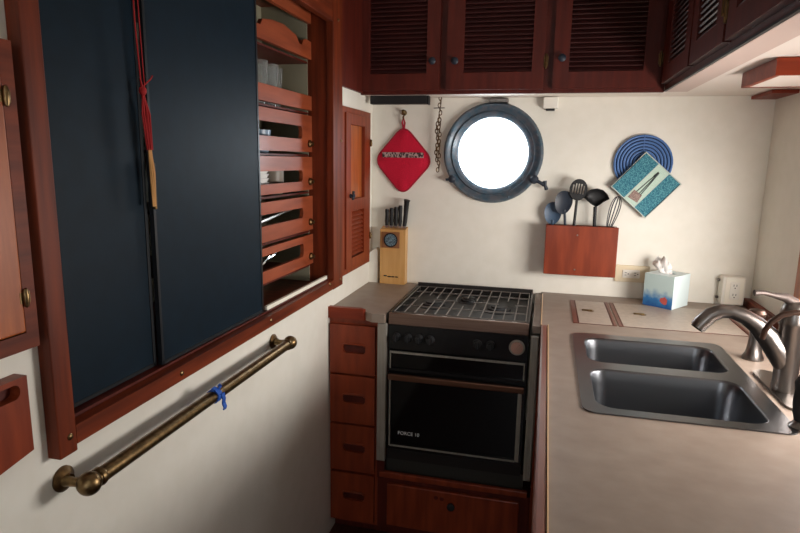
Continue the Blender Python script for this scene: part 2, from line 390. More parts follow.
def slide(y0, y1, x, nm):
    g = MB(); g.box(x-.004, x+.004, y0, y1, 1.020, 1.93); p = g.build('sliding_panel', m_blue, t)
    g = MB(); g.box(x-.0045, x+.0055, y1-.006, y1+.002, 1.015, 1.935); g.box(x-.0045, x+.0055, y0-.002, y0+.005, 1.015, 1.935); g.box(x-.0045, x+.0055, y0, y1, 1.015, 1.022); g.build('edge_strip', m_blackedge, p)
    return p
slide(.724, 1.000, -.762, 0); p2 = slide(1.008, 1.455, -.7505, 1)
g = MB(); g.box(-.7445, -.738, 1.004, 1.010, 1.335, 1.425, .002); g.build('pull', m_dbrass, p2)
# tiered fiddles
def fiddle(z0, z1, slot=None, notch=False):
    y0, y1 = 1.30, 1.952
    o = [(y0, z0), (y1, z0), (y1, z1), (y0, z1)]
    if notch:
        o = [(y0, z0), (y1, z0), (y1, z1), (1.905, z1+.002), (1.885, z1-.006), (1.875, z1-.022), (1.855, z1-.022), (1.83, z1-.002), (1.74, z1+.012), (1.66, z1+.008), (1.60, z1-.002), (1.585, z1-.02), (1.56, z1-.02), (1.54, z1), (y0, z1)]
    hs = [rrect(1.33, 1.868, slot[0], slot[1], .014)] if slot else []
    g = MB(); g.holed(o, hs, 'x', -.812, -.799); return g.build('shelf_front', m_shelf, t)
fiddle(1.598, 1.645)
for z0, z1, s in ((1.458, 1.580, (1.500, 1.542)), (1.330, 1.442, (1.360, 1.398)), (1.190, 1.308, (1.238, 1.272)), (1.068, 1.173, (1.104, 1.150))):
    f = fiddle(z0, z1, s)
    g = MB(); zc = z0+.028; g.lathe([(.012, 0), (.013, .006), (.007, .010), (.006, .016), (0, .017)], (-.799, 1.925, zc), 'x', 16); g.build('latch_button', m_dbrass, f, True)
fiddle(1.765, 1.822, None, True); fiddle(1.88, 1.93)
g = MB()
for z in (1.062, 1.184, 1.322, 1.450, 1.592, 1.758): g.box(-.9795, -.813, .71, 1.9512, z-.006, z)
g.build('shelf_board', m_mahD, t)

# dishes inside
def gl(x, y, z, lb):
    g = MB(); g.lathe([(0, .0005), (.024, .0005), (.029, .05), (.033, .125), (.031, .125), (.027, .052), (.022, .006), (0, .006)], (x, y, z), 'z', 20)
    solo(g, 'drinking_glass', m_glasswhite, (x, y, z), lb, 'glass', 'glasses in the dish locker', True)
gl(-.85, 1.655, 1.5925, 'clear drinking glass on the locker shelf closest to the navy panel edge')
gl(-.853, 1.735, 1.5925, 'clear drinking glass in the middle of the locker shelf')
gl(-.875, 1.81, 1.5925, 'clear drinking glass on the locker shelf furthest from the navy panel')
for k in range(5):
    z = 1.3225+k*.013
    g = MB(); g.lathe([(0, .0), (.05, .0), (.062, .012), (.078, .040), (.075, .040), (.058, .012), (0, .004)], (-.8965, 1.640, z), 'z', 28)
    solo(g, 'bowl', m_ceramic, (-.8965, 1.640, z), ['white bowl at the bottom of the stack behind the slotted shelf front', 'second white bowl from the bottom of the locker stack', 'middle white bowl in the locker stack', 'second white bowl from the top of the locker stack', 'topmost white bowl in the locker stack'][k], 'bowl', 'stacked white bowls in the locker', True)
g = MB(); g.lathe([(0, .0), (.03, .0), (.036, .01), (.036, .075), (.033, .075), (.033, .01), (0, .006)], (-.86, 1.765, 1.3225), 'z', 24); solo(g, 'cup', mat('grey_enamel', (120, 110, 98), .4), (-.86, 1.765, 1.3225), 'grey beige cup behind the shelf slot beside the white bowls', 'cup', None, True)
c = V((-.865, 1.60, 1.4505)); g = MB(); g.lathe([(0, 0), (.034, 0), (.040, .02), (.042, .085), (.039, .085), (.036, .01), (0, .006)], c, 'z', 24); solo(g, 'mug', m_ceramic, c, 'white mug behind the upper slotted shelf front', 'mug', None, True)
c = V((-.87, 1.69, 1.4505)); g = MB(); g.lathe([(0, 0), (.03, 0), (.034, .01), (.040, .07), (.037, .07), (.031, .012), (0, .006)], c, 'z', 24); solo(g, 'mug', mat('blue_grey_ceramic', (120, 140, 160), .3), c, 'blue grey mug behind the upper slotted shelf front', 'mug', None, True)
g = MB(); g.tube([(-.83, 1.34, 1.233), (-.83, 1.60, 1.244), (-.83, 1.78, 1.262), (-.83, 1.84, 1.266)], [.010, .008, .004, .003], 8); o = solo(g, 'serving_spoon', m_steel, (-.83, 1.5, 1.24), 'long steel serving spoon lying behind the third slotted shelf front', 'spoon', None, True)
g = MB(); g.lathe([(0, 0), (.06, 0), (.080, .018), (.078, .020), (.058, .004), (0, .004)], (-.897, 1.70, 1.1845), 'z', 28); solo(g, 'plate', mat('green_ceramic', (120, 150, 120), .3), (-.897, 1.70, 1.1845), 'green plate lying flat behind the third slotted shelf front', 'plate', None, True)
for k in range(7):
    y = 1.555+k*.032; dx = random.uniform(-.03, .03)
    g = MB(); zz = 1.0685+k*.0085
    a = V((-.855+dx*.3, y-.05, zz)); b = V((-.85, y+.055, zz+.022+random.uniform(0, .012)))
    g.tube([a, a.lerp(b, .6), a.lerp(b, .8), b], [.003, .0025, .006, .006], 8)
    solo(g, 'fork', m_chrome, a, 'steel cutlery piece jumbled behind the lowest slotted shelf front', 'cutlery', 'loose cutlery in the bottom tier', True)

# cord with straw tassel hanging between the sliding panels
t = thing('cord', (-.744, .98, 1.70), 'red cord with a straw tassel hanging between the navy panels', 'cord')
g = MB()
g.tube([(-.736, 1.001-.030, 1.88), (-.7365, 1.002-.030, 1.70), (-.736, 1.010-.030, 1.575)], .0014, 8); g.tube([(-.733, 1.005-.030, 1.88), (-.733, 1.010-.030, 1.70), (-.733, 1.014-.030, 1.59)], .0010, 8)
g.build('strand', m_cord, t, True)
g = MB(); g.ball((-.735, 1.011-.030, 1.582), .007, (1, 1, 1.3)); 
for k in range(7):
    a = k*.9; g.tube([(-.735, 1.011-.030, 1.58), (-.733+.003*math.cos(a), 1.014-.030+.010*math.sin(a), 1.54), (-.733+.003*math.cos(a), 1.019-.030+.006*math.sin(a), 1.475)], .0018, 6)
g.tube([(-.734, 1.011-.030, 1.59), (-.731, 1.030-.030, 1.605), (-.731, 1.036-.030, 1.612)], .0015, 6); g.tube([(-.734, 1.011-.030, 1.585), (-.731, 1.000-.030, 1.603)], .0015, 6)
g.build('knot', m_cord, t, True)
g = MB()
for k in range(7):
    a = k*.9; g.tube([(-.733, 1.019-.030+.003*math.sin(a), 1.478), (-.7325+.003*math.cos(a), 1.022-.030+.005*math.sin(a), 1.43), (-.733, 1.023-.030+.004*math.cos(a), 1.368)], .0017, 6)
g.build('tassel', m_straw, t, True)

t.location.z -= .026
# cupboard left of the locker
t = thing('wall_cupboard', (XL, .55, 1.157), 'honey toned mahogany cupboard door cut off by the left picture edge', 'cupboard')
g = MB(); g.holed([(.30, 1.157), (.693, 1.157), (.693, 1.590), (.30, 1.590)], [[(.35, 1.182), (.672, 1.182), (.672, 1.565), (.35, 1.565)]], 'x', XL+.0005, -.722); g.build('face_frame', m_mahH, t)
g = MB(); g.box(XL+.0005, -.719, .352, .670, 1.184, 1.563, .003); d = g.build('door', m_teak, t)
for z in (1.515, 1.235):
    g = MB(); g.lathe([(0, -.015), (.003, -.013), (.0046, -.006), (.0048, .006), (.003, .013), (0, .015)], (-.7165, .672, z), 'z', 14); g.box(-.7225, -.7185, .664, .681, z-.008, z+.008); g.build('hinge', m_brass, d, True)
t = thing('wall_locker', (XL, .5, 1.0), 'red mahogany drawer front with a scooped grip below the left cupboard', 'drawer')
g = MB(); g.holed([(.30, .940), (.665, 1.003), (.665, 1.120), (.30, 1.120)], [rrect(.36, .652, 1.090, 1.112, .0105)], 'x', XL+.0005, -.722); g.build('panel', m_red, t)
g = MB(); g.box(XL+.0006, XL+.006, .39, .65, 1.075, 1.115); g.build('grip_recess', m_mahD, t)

# small cupboard door near the corner
t = thing('wall_cabinet', (XL, 2.24, 1.0), 'narrow mahogany cabinet door with louvers beside the red pot holder', 'cabinet')
xa, xb = XL+.0005, -.720
g = MB(); g.holed([(2.054, 1.002), (2.409, 1.002), (2.409, 1.625), (2.054, 1.625)], [[(2.085, 1.022), (2.386, 1.022), (2.386, 1.606), (2.085, 1.606)]], 'x', xa, xb-.006); g.build('face_frame', m_red, t)
g = MB(); g.holed([(2.087, 1.024), (2.384, 1.024), (2.384, 1.604), (2.087, 1.604)], [[(2.140, 1.285), (2.312, 1.285), (2.312, 1.565), (2.140, 1.565)], [(2.150, 1.058), (2.308, 1.058), (2.308, 1.240), (2.150, 1.240)]], 'x', xa, xb); d = g.build('door', m_red, t)
g = MB(); g.box(xa, xa+.012, 2.141, 2.311, 1.286, 1.564); g.build('panel', m_teak, d)
g = MB(); z = 1.064
while z < 1.228:
    g.prism([(xa+.003, z+.014), (xa+.006, z+.017), (xb-.003, z+.002), (xb-.006, z-.001)], 'y', 2.151, 2.307); z += .017
g.build('louver_slats', m_red, d)
g = MB(); g.lathe([(.008, 0), (.008, .006), (.005, .008), (.009, .014), (.006, .020), (0, .021)], (xb, 2.128, 1.300), 'x', 14); g.tube([(xb+.012, 2.128, 1.285), (xb+.014, 2.128, 1.318)], .005, 8); g.build('latch', m_nylon, d, True)
for z in (1.503, 1.119):
    g = MB(); g.lathe([(.004, -.014), (.005, -.010), (.005, .010), (.004, .014)], (xb+.003, 2.388, z), 'z', 12); g.tube([(xb+.001, 2.38, z), (xb+.001, 2.404, z)], .004, 8); g.build('hinge', m_dbrass, d, True)

# ------------------------------------------------------------ brass handrail
t = thing('handrail', (XL, 1.1, .92), 'aged brass handrail on the white wall below the locker', 'handrail')
XRl = -.688
g = MB(); g.tube([(XRl, .738, .917), (XRl, 1.495, .917)], .0135, 18); g.build('rail', m_brass, t, True)
for y, e in ((.728, -1), (1.502, 1)):
    g = MB(); g.ball((XRl, y, .917), .0195, n=20); g.lathe([(.015, -.005), (.0165, 0), (.015, .005)], (XRl, y-e*.022, .917), 'y', 20); g.tube([(XRl, y, .917), (-.716, y, .915), (-.742, y, .914)], [.010, .0075, .010], 14); k = g.build('end_bracket', m_brass, t, True)
    g = MB(); g.lathe([(.0215, .0008), (.0215, .004), (.016, .009), (.011, .012), (.010, .016)], (XL, .733 if e < 0 else 1.506, .914), 'x', 28); g.build('flange', m_dbrass, k, True)
t = thing('tape_strip', (XRl, 1.13, .92), 'strip of blue tape wrapped and hanging on the brass handrail', 'tape')
g = MB()
def ribbon(g, pts, w, th=.0008):
    for (a, b) in zip(pts, pts[1:]):
        a = V(a); b = V(b); d = (b-a); n = d.cross(V((0, 1, 0))).normalized()*th; y = V((0, w/2, 0))
        vs = [g.b.verts.new(q) for q in (a-y-n, a+y-n, a+y+n, a-y+n, b-y-n, b+y-n, b+y+n, b-y+n)]
        for f in ((0, 1, 2, 3), (7, 6, 5, 4), (0, 4, 5, 1), (1, 5, 6, 2), (2, 6, 7, 3), (3, 7, 4, 0)): g.b.faces.new([vs[i] for i in f])
ring = [(XRl+.0148*math.cos(a), 1.100+.002*math.sin(3*a), .917+.0148*math.sin(a)) for a in [2*PI*k/18 for k in range(19)]]
ribbon(g, ring, .016, .0012); g.build('wrap', m_tape, t)
g = MB(); ribbon(g, [(XRl+.016, 1.108, .922), (XRl+.018, 1.110, .908), (XRl+.014, 1.114, .897), (XRl+.019, 1.112, .888), (XRl+.014, 1.117, .880)], .012, .0014)
ribbon(g, [(XRl+.014, 1.098, .925), (XRl+.012, 1.090, .937), (XRl+.005, 1.088, .941)], .013, .0014); ribbon(g, [(XRl+.010, 1.094, .930), (XRl+.015, 1.102, .939), (XRl+.006, 1.110, .940)], .011, .0014)
g.build('loose_end', m_tape, t)

# ------------------------------------------------------------ worktops
ZT = .9
t = thing('worktop', (-.64, 2.2, ZT), 'small beige laminate worktop left of the stove with a cut corner', 'worktop')
g = MB(); g.prism([(-.7445, 1.978), (-.625, 1.978), (-.605, 1.962), (-.575, 1.942), (-.5275, 1.942), (-.5275, YB-.001), (-.7445, YB-.001)], 'z', .868, ZT); g.build('surface', m_lam, t)
g = MB(); g.prism([(-.744, 1.955), (-.612, 1.955), (-.604, 1.961), (-.624, 1.977), (-.744, 1.977)], 'z', .868, .909); g.build('edge_strip', m_mahX, t)

SX0, SX1, SY0, SY1 = .106, .535, 1.278, 1.905
t = thing('worktop', (.4, 1.4, ZT), 'long beige laminate worktop with wooden edging around the steel sink', 'worktop')
g = MB()
hx0, hx1, hy0, hy1 = SX0+.012, SX1-.012, SY0+.012, SY1-.012
g.holed([(.033, .30), (.7945, .30), (.7945, YB-.001), (.0075, YB-.001), (.0075, 1.972), (.033, 1.972)],
        [[(hx0, hy0), (hx1, hy0), (hx1, hy1), (hx0, hy1)]], 'z', .868, ZT)
g.build('surface', m_lam, t)
g = MB(); g.box(.0085, .0300, .30, 1.970, .862, .903, .006); g.build('wood_edging', mat('worn_wood_edging', (112, 66, 54), .35, coat=.3, c2=(130, 80, 66), scale=(9, .8, 9), noise=5), t)
g = MB(); g.box(.0303, .0327, .30, 1.971, .866, .9040); g.box(.0080, .0105, 1.973, 2.45, .9005, .903); g.build('edge_seam', mat('pale_seam', (226, 186, 140), .3), t)
g = MB(); g.box(-.0195, .007, 1.975, YB-.002, .868, .893); g.build('gap_filler', m_lam, t)
# two flush locker lids framed in wood
def lid(x0, x1, y0, y1, px, py):
    g = MB(); g.holed([(x0-.004, y0-.003), (x1+.004, y0-.003), (x1+.004, y1+.003), (x0-.004, y1+.003)], [[(x0, y0), (x1, y0), (x1, y1), (x0, y1)]], 'z', ZT+.0002, ZT+.0012); g.build('lid_gap', m_mahD, t)
    g = MB(); g.box(x0, x1, y0, y1, ZT+.0002, ZT+.0016); L = g.build('hatch_lid', m_lamlight, t)
    g = MB(); g.lathe([(0, 0), (.013, 0), (.014, .001), (.012, .002), (0, .002)], (px, py, ZT+.0016), 'z', 20); g.box(px-.030, px+.006, py-.006, py+.006, ZT+.0017, ZT+.0065, .001); g.build('finger_pull', m_brass, L, True)
lid(.135, .242, 2.033, 2.372, .182, 2.215); lid(.278, .655, 2.033, 2.372, .362, 2.215)
m_inlay = mat('inlay_wood', (104, 54, 40), .4)
for xa, xb in ((.115, .1305), (.2465, .2555), (.2625, .2735), (.6595, .668)):
    g = MB(); g.box(xa, xb, 2.03, 2.375, ZT+.0002, ZT+.002); g.build('wood_inlay', m_inlay, t)
# base below the long worktop
t = thing('base_cabinet', (.4, 1.4, 0), 'mahogany base cabinet under the long worktop', 'cabinet')
g = MB(); g.box(.0305, .046, .30, YB-.001, .0005, .8615); g.box(.046, .79, .30, .32, .0005, .8615); g.build('side_panel', m_mahV, t)
g = MB(); g.box(.0075, .0300, 1.94, 1.975, .0005, .8615); g.build('face_stile', m_mahV, t)

# ------------------------------------------------------------ drawer cabinet left of the stove
t = thing('drawer_cabinet', (-.65, 1.96, 0), 'narrow mahogany cabinet of four drawers left of the stove', 'cabinet')
g = MB(); g.box(-.744, -.556, 1.972, YB-.002, .055, .867); g.build('cabinet_body', m_red, t)
g = MB(); g.box(-.744, -.556, 2.02, YB-.002, .0005, .0545); g.build('toe_kick', m_mahD, t)
for z0, z1 in ((.664, .846), (.470, .654), (.276, .460), (.072, .266)):
    zc = (z0+z1)/2+.004
    g = MB(); g.holed([(-.738, z0), (-.566, z0), (-.566, z1), (-.738, z1)], [rrect(-.688, -.602, zc-.018, zc+.016, .012)], 'y', 1.954, 1.9715); d = g.build('drawer', m_red, t)
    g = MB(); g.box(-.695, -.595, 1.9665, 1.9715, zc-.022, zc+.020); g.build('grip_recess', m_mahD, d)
    g = MB(); g.tube([(-.686, 1.953, zc+.012), (-.68, 1.951, zc+.018), (-.61, 1.951, zc+.018), (-.604, 1.953, zc+.012)], .004, 8); g.build('grip_lip', m_red, d, True)

# cabinet below the stove
t = thing('oven_cabinet', (-.28, 1.96, 0), 'dark mahogany base with a wide drawer under the stove', 'cabinet')
g = MB(); g.box(-.5555, .006, 1.972, 2.47, .055, .262); g.box(-.5555, -.5275, 1.962, 2.0, .262, .340); g.box(-.5555, -.002, 2.02, 2.47, .0005, .0545); g.build('cabinet_body', m_mahD, t)
g = MB(); g.box(-.545, -.004, 1.956, 1.9715, .268, .290, .002); g.build('rail', m_red, t)
g = MB(); g.box(-.515, -.03, 1.956, 1.9715, .075, .245, .003); d = g.build('drawer', m_red, t)
g = MB(); g.lathe([(.006, 0), (.006, -.010), (.014, -.016), (.014, -.022), (0, -.026)], (-.270, 1.956, .200), 'y', 18); g.build('knob', m_matblack, d, True)
g = MB()
for k in range(2): g.lathe([(.007, 0), (.008, -.002), (0, -.003)], (-.328+k*.022, 1.9705-.0145, .219-k*.002), 'y', 12)
g.build('screw_plug', m_mahD, d, True)

# ------------------------------------------------------------ stove
m_satin = mat('satin_aluminium', (150, 144, 134), .4, .45, c2=(166, 160, 150), scale=(30, 30, 1), noise=5)
t = thing('stove', (-.278, 1.97, .31), 'black and stainless three-burner stove with a glass oven door', 'stove')
A, B_ = -.517, -.0305
g = MB(); g.box(A, B_, 1.975, 2.45, .342, .868); g.build('oven_body', m_black, t)
g = MB(); g.box(A, B_, 1.969, 2.449, .869, .878); g.build('cooktop', mat('worn_black_enamel', (20, 20, 21), .5, c2=(38, 36, 35), noise=14), t)
g = MB(); g.box(A, B_, 1.955, 1.968, .862, .904, .003); g.build('front_band', mat('browned_steel', (120, 96, 84), .33, .75, c2=(134, 110, 98), scale=(1, 30, 30), noise=5), t)
g = MB(); g.box(A-.001, A+.005, 1.968, 2.455, .8785, .905); g.box(B_-.005, B_+.001, 1.968, 2.455, .8785, .905); g.box(A, B_, 2.450, 2.458, .8785, .916); g.build('fiddle_rim', mat('dark_steel', (70, 66, 64), .35, .8), t)
g = MB(); g.box(A, B_, 1.958, 1.974, .772, .861); kp = g.build('control_panel', m_black, t)
for x in (-.487, -.445, -.405, -.365, -.20, -.155):
    g = MB(); g.lathe([(.016, 0), (.016, -.006), (.012, -.008), (.011, -.022), (0, -.022)], (x, 1.958, .818), 'y', 20); g.box(x-.003, x+.003, 1.930, 1.940, .806, .830, .001); g.build('burner_knob', m_matblack, kp, True)
g = MB(); g.lathe([(.026, 0), (.027, -.006), (.025, -.008)], (-.066, 1.958, .819), 'y', 32); k = g.build('thermostat_ring', m_satin, kp, True)
g = MB(); g.lathe([(.021, -.0085), (.020, -.014), (0, -.014)], (-.066, 1.958, .819), 'y', 28); g.box(-.070, -.062, 1.934, 1.946, .802, .836, .002, Matrix.Translation((-.066, 0, .819)) @ Matrix.Rotation(.5, 4, 'Y') @ Matrix.Translation((.066, 0, -.819))); g.build('thermostat_knob', mat('pinkish_knob', (190, 150, 134), .4), kp, True)
# grill glass strip
g = MB(); g.holed([(A, .690), (B_, .690), (B_, .767), (A, .767)], [[(A+.009, .700), (B_-.009, .700), (B_-.009, .762), (A+.009, .762)]], 'y', 1.960, 1.974); d2 = g.build('grill_flap', m_black, t)
g = MB(); g.box(A+.006, B_-.006, 1.956, 1.9605, .757, .764); g.box(A+.006, A+.010, 1.956, 1.9605, .70, .757); g.box(B_-.010, B_-.006, 1.956, 1.9605, .70, .757); g.build('bright_edge', m_satin, d2)
g = MB(); g.box(A+.009, B_-.009, 1.966, 1.970, .700, .762); g.build('glass', m_glassdark, d2)
# oven door
g = MB(); g.holed([(A, .388), (B_, .388), (B_, .684), (A, .684)], [[(A+.014, .408), (B_-.024, .408), (B_-.024, .655), (A+.014, .655)]], 'y', 1.958, 1.974); d = g.build('oven_door', m_black, t)
g = MB(); g.box(A+.012, B_-.022, 1.963, 1.968, .406, .657); g.build('glass', m_glassdark, d)
g = MB(); g.box(A+.006, A+.011, 1.954, 1.9585, .402, .655); g.box(B_-.024, B_-.010, 1.954, 1.9585, .402, .655); g.box(A+.011, B_-.024, 1.954, 1.9585, .400, .405); g.build('bright_trim', m_satin, d)
g = MB(); g.box(A+.004, B_-.004, 1.940, 1.956, .660, .682, .003); g.build('door_handle', mat('bronze_toned_steel', (120, 84, 66), .35, .9), d)
text('maker_lettering', 'FORCE 10', .0185, FRT(-.438, 1.9625, .451), m_letter, d)
g = MB(); g.box(A, B_, 1.964, 1.974, .345, .386); g.build('lower_panel', mat('grey_black', (44, 40, 38), .4, .5), t)
g = MB(); g.box(-.5265, -.0205, 1.985, 2.45, .268, .341); g.build('drip_tray', mat('dull_grey', (60, 58, 54), .5, .5), t)
# burners
for cx, cy, r in ((-.405, 2.22, .043), (-.150, 2.22, .043), (-.278, 2.33, .034)):
    g = MB(); g.lathe([(r*1.7, 0), (r*1.65, .002), (r*1.05, .0015), (r*1.0, .008), (r*.75, .010), (r*.7, .015), (0, .016)], (cx, cy, .878), 'z', 28); g.build('burner', m_matblack, t, True)
m_pf = mat('pale_foil', (214, 208, 204), .5, .1, bump=.5, noise=25)
for cx, q in ((-.42, 1), (-.33, .6), (-.16, .8), (-.08, .6)):
    g = MB(); g.prism([(cx-.05*q, 1.985), (cx+.04*q, 1.985), (cx+.03*q, 2.035), (cx, 2.065), (cx-.04*q, 2.04)], 'z', .8782, .8805); g.build('spill_foil', m_pf, t)
# pan grates
g = MB()
r = .0023; zt = .902
for gi, (x0, x1) in enumerate(((A+.012, -.358), (-.358, -.197), (-.197, B_-.012))):
    y0, y1 = 1.985, 2.435
    g.tube([(x0, y0, zt), (x1, y0, zt), (x1, y1, zt), (x0, y1, zt), (x0, y0, zt)], r, 6)
    n = 4
    for i in range(1, n):
        x = x0+(x1-x0)*i/n
        g.tube([(x, y0, zt), (x, 2.14 if i == 2 else 2.19, zt)], r, 6); g.tube([(x, 2.27 if i == 2 else 2.23, zt), (x, y1, zt)], r, 6)
    for y in (2.09, 2.21, 2.33): g.tube([(x0, y, zt), (x0+(x1-x0)*(.3 if y == 2.21 else 1), y, zt)], r, 6)
    g.tube([(x1-(x1-x0)*.3, 2.21, zt), (x1, 2.21, zt)], r, 6)
    for x in (x0, x1):
        for y in (y0, y1): g.tube([(x, y, zt), (x, y, .8785)], r, 6)
g.build('pan_grate', m_grate, t)
# stainless side posts
for x0, x1, nm in ((-.5535, -.5205, 0), (-.0215, .0045, 1)):
    g = MB(); g.box(x0, x1, 1.940, 1.960, .342, .866, .003); solo(g, 'side_guard', m_satin, ((x0+x1)/2, 1.95, .342), ['vertical stainless guard strip between the drawers and the stove', 'vertical stainless guard strip on the right of the stove'][nm], 'trim strip', 'stainless strips beside the stove')

# ------------------------------------------------------------ sink
t = thing('sink', (.3, 1.6, ZT), 'double bowl stainless steel sink set in the long worktop', 'sink')
holes = [rrect(.137, .500, 1.625, 1.858, .045), rrect(.135, .495, 1.310, 1.572, .045)]
g = MB(); g.holed(rrect(SX0, SX1, SY0, SY1, .03), holes, 'z', ZT+.0005, ZT+.0035); rim = g.build('rim', m_sink, t)
for (x0, x1, y0, y1) in ((.137, .500, 1.625, 1.858), (.135, .495, 1.310, 1.572)):
    g = MB(); rings = []
    for ins, z in ((0, ZT+.0032), (.002, ZT-.004), (.008, ZT-.03), (.014, ZT-.115), (.024, ZT-.145), (.045, ZT-.153)):
        rings.append([g.b.verts.new((x, y, z)) for x, y in rrect(x0+ins, x1-ins, y0+ins, y1-ins, max(.045-ins*.3, .02))])
    n = len(rings[0])
    for P, Q in zip(rings, rings[1:]):
        for i in range(n): g.b.faces.new((P[i], P[(i+1) % n], Q[(i+1) % n], Q[i]))
    g.b.faces.new(rings[-1]); bw = g.build('bowl', m_sink, t, True)
    md = bw.modifiers.new('sol', 'SOLIDIFY'); md.thickness = .001; md.offset = -1
    g = MB(); g.lathe([(.038, 0), (.040, .0015), (.030, .003), (0, .002)], ((x0+x1)/2, (y0+y1)/2, ZT-.1528), 'z', 24); g.build('drain', m_chrome, bw, True)

# ------------------------------------------------------------ faucet
t = thing('faucet', (.572, 1.50, ZT), 'brushed nickel pull-out faucet with an arched spout behind the sink', 'faucet')
g = MB(); g.prism([(x, y) for x, y in [(.572+.030*math.cos(a), 1.50+.030*math.sin(a)+(.115 if math.sin(a) > 0 else -.095)) for a in [2*PI*k/32 for k in range(32)]]], 'z', ZT+.0002, ZT+.006); g.build('base_plate', m_nickel, t)
g = MB(); g.lathe([(.028, .006), (.028, .02), (.0265, .024), (.0265, .165), (.0295, .170), (.030, .176), (.029, .200), (.024, .216), (.014, .226), (0, .229)], (.572, 1.50, ZT), 'z', 28); g.build('column', m_nickel, t, True)
sp = [(.572, .945), (.563, .972), (.547, 1.002), (.522, 1.038), (.495, 1.064), (.470, 1.080), (.440, 1.091), (.415, 1.090), (.395, 1.080), (.376, 1.058), (.368, 1.046)]
g = MB(); g.tube([(x, 1.50, z) for x, z in sp], [.016, .023, .026, .0255, .021, .018, .017, .0175, .0185, .0195, .0185], 20); g.build('spout', m_nickel, t, True)
g = MB(); g.lathe([(0, -.001), (.015, -.001), (.015, .003), (0, .003)], (0, 0, 0), 'z', 20, Matrix.Translation((.3665, 1.50, 1.0435)) @ Matrix.Rotation(.55, 4, 'Y')); g.build('nozzle', m_matblack, t, True)
g = MB(); g.tube([(.572, 1.50, 1.120), (.550, 1.50, 1.134), (.520, 1.495, 1.139), (.500, 1.49, 1.144), (.479, 1.487, 1.143)], [.013, .011, .006, .006, .0075], 14); g.build('lever', mat('dull_bronze', (84, 74, 70), .45, .6), t, True)
t.location += V((.012, .035, 0))
# dark hose loop in front of the column
g = MB(); g.tube([(.497, 1.455, 1.052), (.499, 1.450, 1.072), (.508, 1.446, 1.094), (.526, 1.443, 1.112), (.550, 1.442, 1.120), (.575, 1.442, 1.120), (.602, 1.442, 1.110), (.630, 1.445, 1.085), (.650, 1.450, 1.04), (.655, 1.460, .98), (.655, 1.465, .902)], .0065, 12)
solo(g, 'hose_loop', m_dnickel, (.655, 1.465, .902), 'dark bronze curved tube arching in front of the faucet column', 'tube', None, True)
# soap dispenser
t = thing('soap_dispenser', (.594, 1.79, ZT), 'small brushed nickel soap dispenser between faucet and outlet box', 'soap dispenser')
g = MB(); g.lathe([(.027, .0003), (.028, .008), (.021, .020), (.017, .045), (.0155, .085), (.018, .098), (.012, .104), (.008, .108), (.008, .120)], (.594, 1.79, ZT), 'z', 24); g.build('bottle_neck', m_nickel, t, True)
g = MB(); g.lathe([(.010, .118), (.022, .124), (.024, .134), (.018, .143), (0, .147)], (.590, 1.79, ZT), 'z', 24); g.tube([(.585, 1.79, 1.032), (.556, 1.79, 1.038), (.540, 1.788, 1.034)], [.008, .0065, .0055], 12); g.build('pump_head', m_dnickel, t, True)
# side sprayer at the right edge
t = thing('side_sprayer', (.545, 1.30, ZT), 'black side sprayer standing at the sink corner by the right picture edge', 'sprayer')
g = MB(); g.lathe([(.022, .0003), (.023, .006), (.016, .014), (.014, .018)], (.543, 1.318, ZT), 'z', 20); g.build('collar', m_nickel, t, True)
g = MB(); g.lathe([(.014, .0185), (.018, .035), (.020, .060), (.019, .085), (.021, .10), (.015, .114), (0, .117)], (.543, 1.318, ZT), 'z', 20); g.build('head', m_matblack, t, True)

# ------------------------------------------------------------ outlets, tissue box
t = thing('outlet_plate', (.35, YB, .965), 'cream double outlet plate on the wall partly behind the tissue box', 'outlet')
g = MB(); g.box(.288, .420, YB-.009, YB-.0003, .966, 1.034, .003); g.build('plate', mat('aged_cream_plastic', (216, 202, 172), .45), t)
def duplex(T, par, vertical, cream):
    g = MB(T); g.box(-.033, .033, -.003, 0, -.0165, .0165, .002) if not vertical else g.box(-.0165, .0165, -.003, 0, -.033, .033, .002)
    r = g.build('receptacle', cream, par)
    g = MB(T)
    for s in (-.018, .018):
        for (du, dv, w, h) in ((-.005, .003, .002, .008), (.005, .003, .002, .008), (0, -.007, .004, .004)):
            if vertical: g.box(du-w/2, du+w/2, -.0035, -.0025, s+dv-h/2, s+dv+h/2)
            else: g.box(s-dv-h/2, s-dv+h/2, -.0035, -.0025, du-w/2, du+w/2)
    g.build('slots', m_dark, r)
duplex(Matrix.Translation((.350, YB-.009, 1.0)), t, False, m_white)
t = thing('outlet_box', (.715, YB, .91), 'white surface-mounted outlet box on the back wall near the faucet', 'outlet')
g = MB(); g.box(.674, .754, YB-.062, YB-.0005, .911, 1.020, .006); g.build('box', m_white, t)
g = MB(); g.box(.683, .747, YB-.066, YB-.0625, .914, 1.018, .002); pl = g.build('plate', m_cream, t)
duplex(Matrix.Translation((.716, YB-.066, .968)), t, True, m_white)
g = MB()
for z in (.932, 1.000): g.lathe([(.005, 0), (.006, -.008), (.004, -.010), (0, -.010)], (.674, YB-.02, z), 'x', 10)
g.build('knockout', m_nickel, t, True)

ang = -.636
t = thing('tissue_box', (.482, 2.405, ZT), 'cube tissue box with a blue sea print below the outlet plate', 'tissue box')
Tt = Matrix.Rotation(ang, 4, 'Z')
def rotpart(o): 
    o.data.transform(Tt); return o
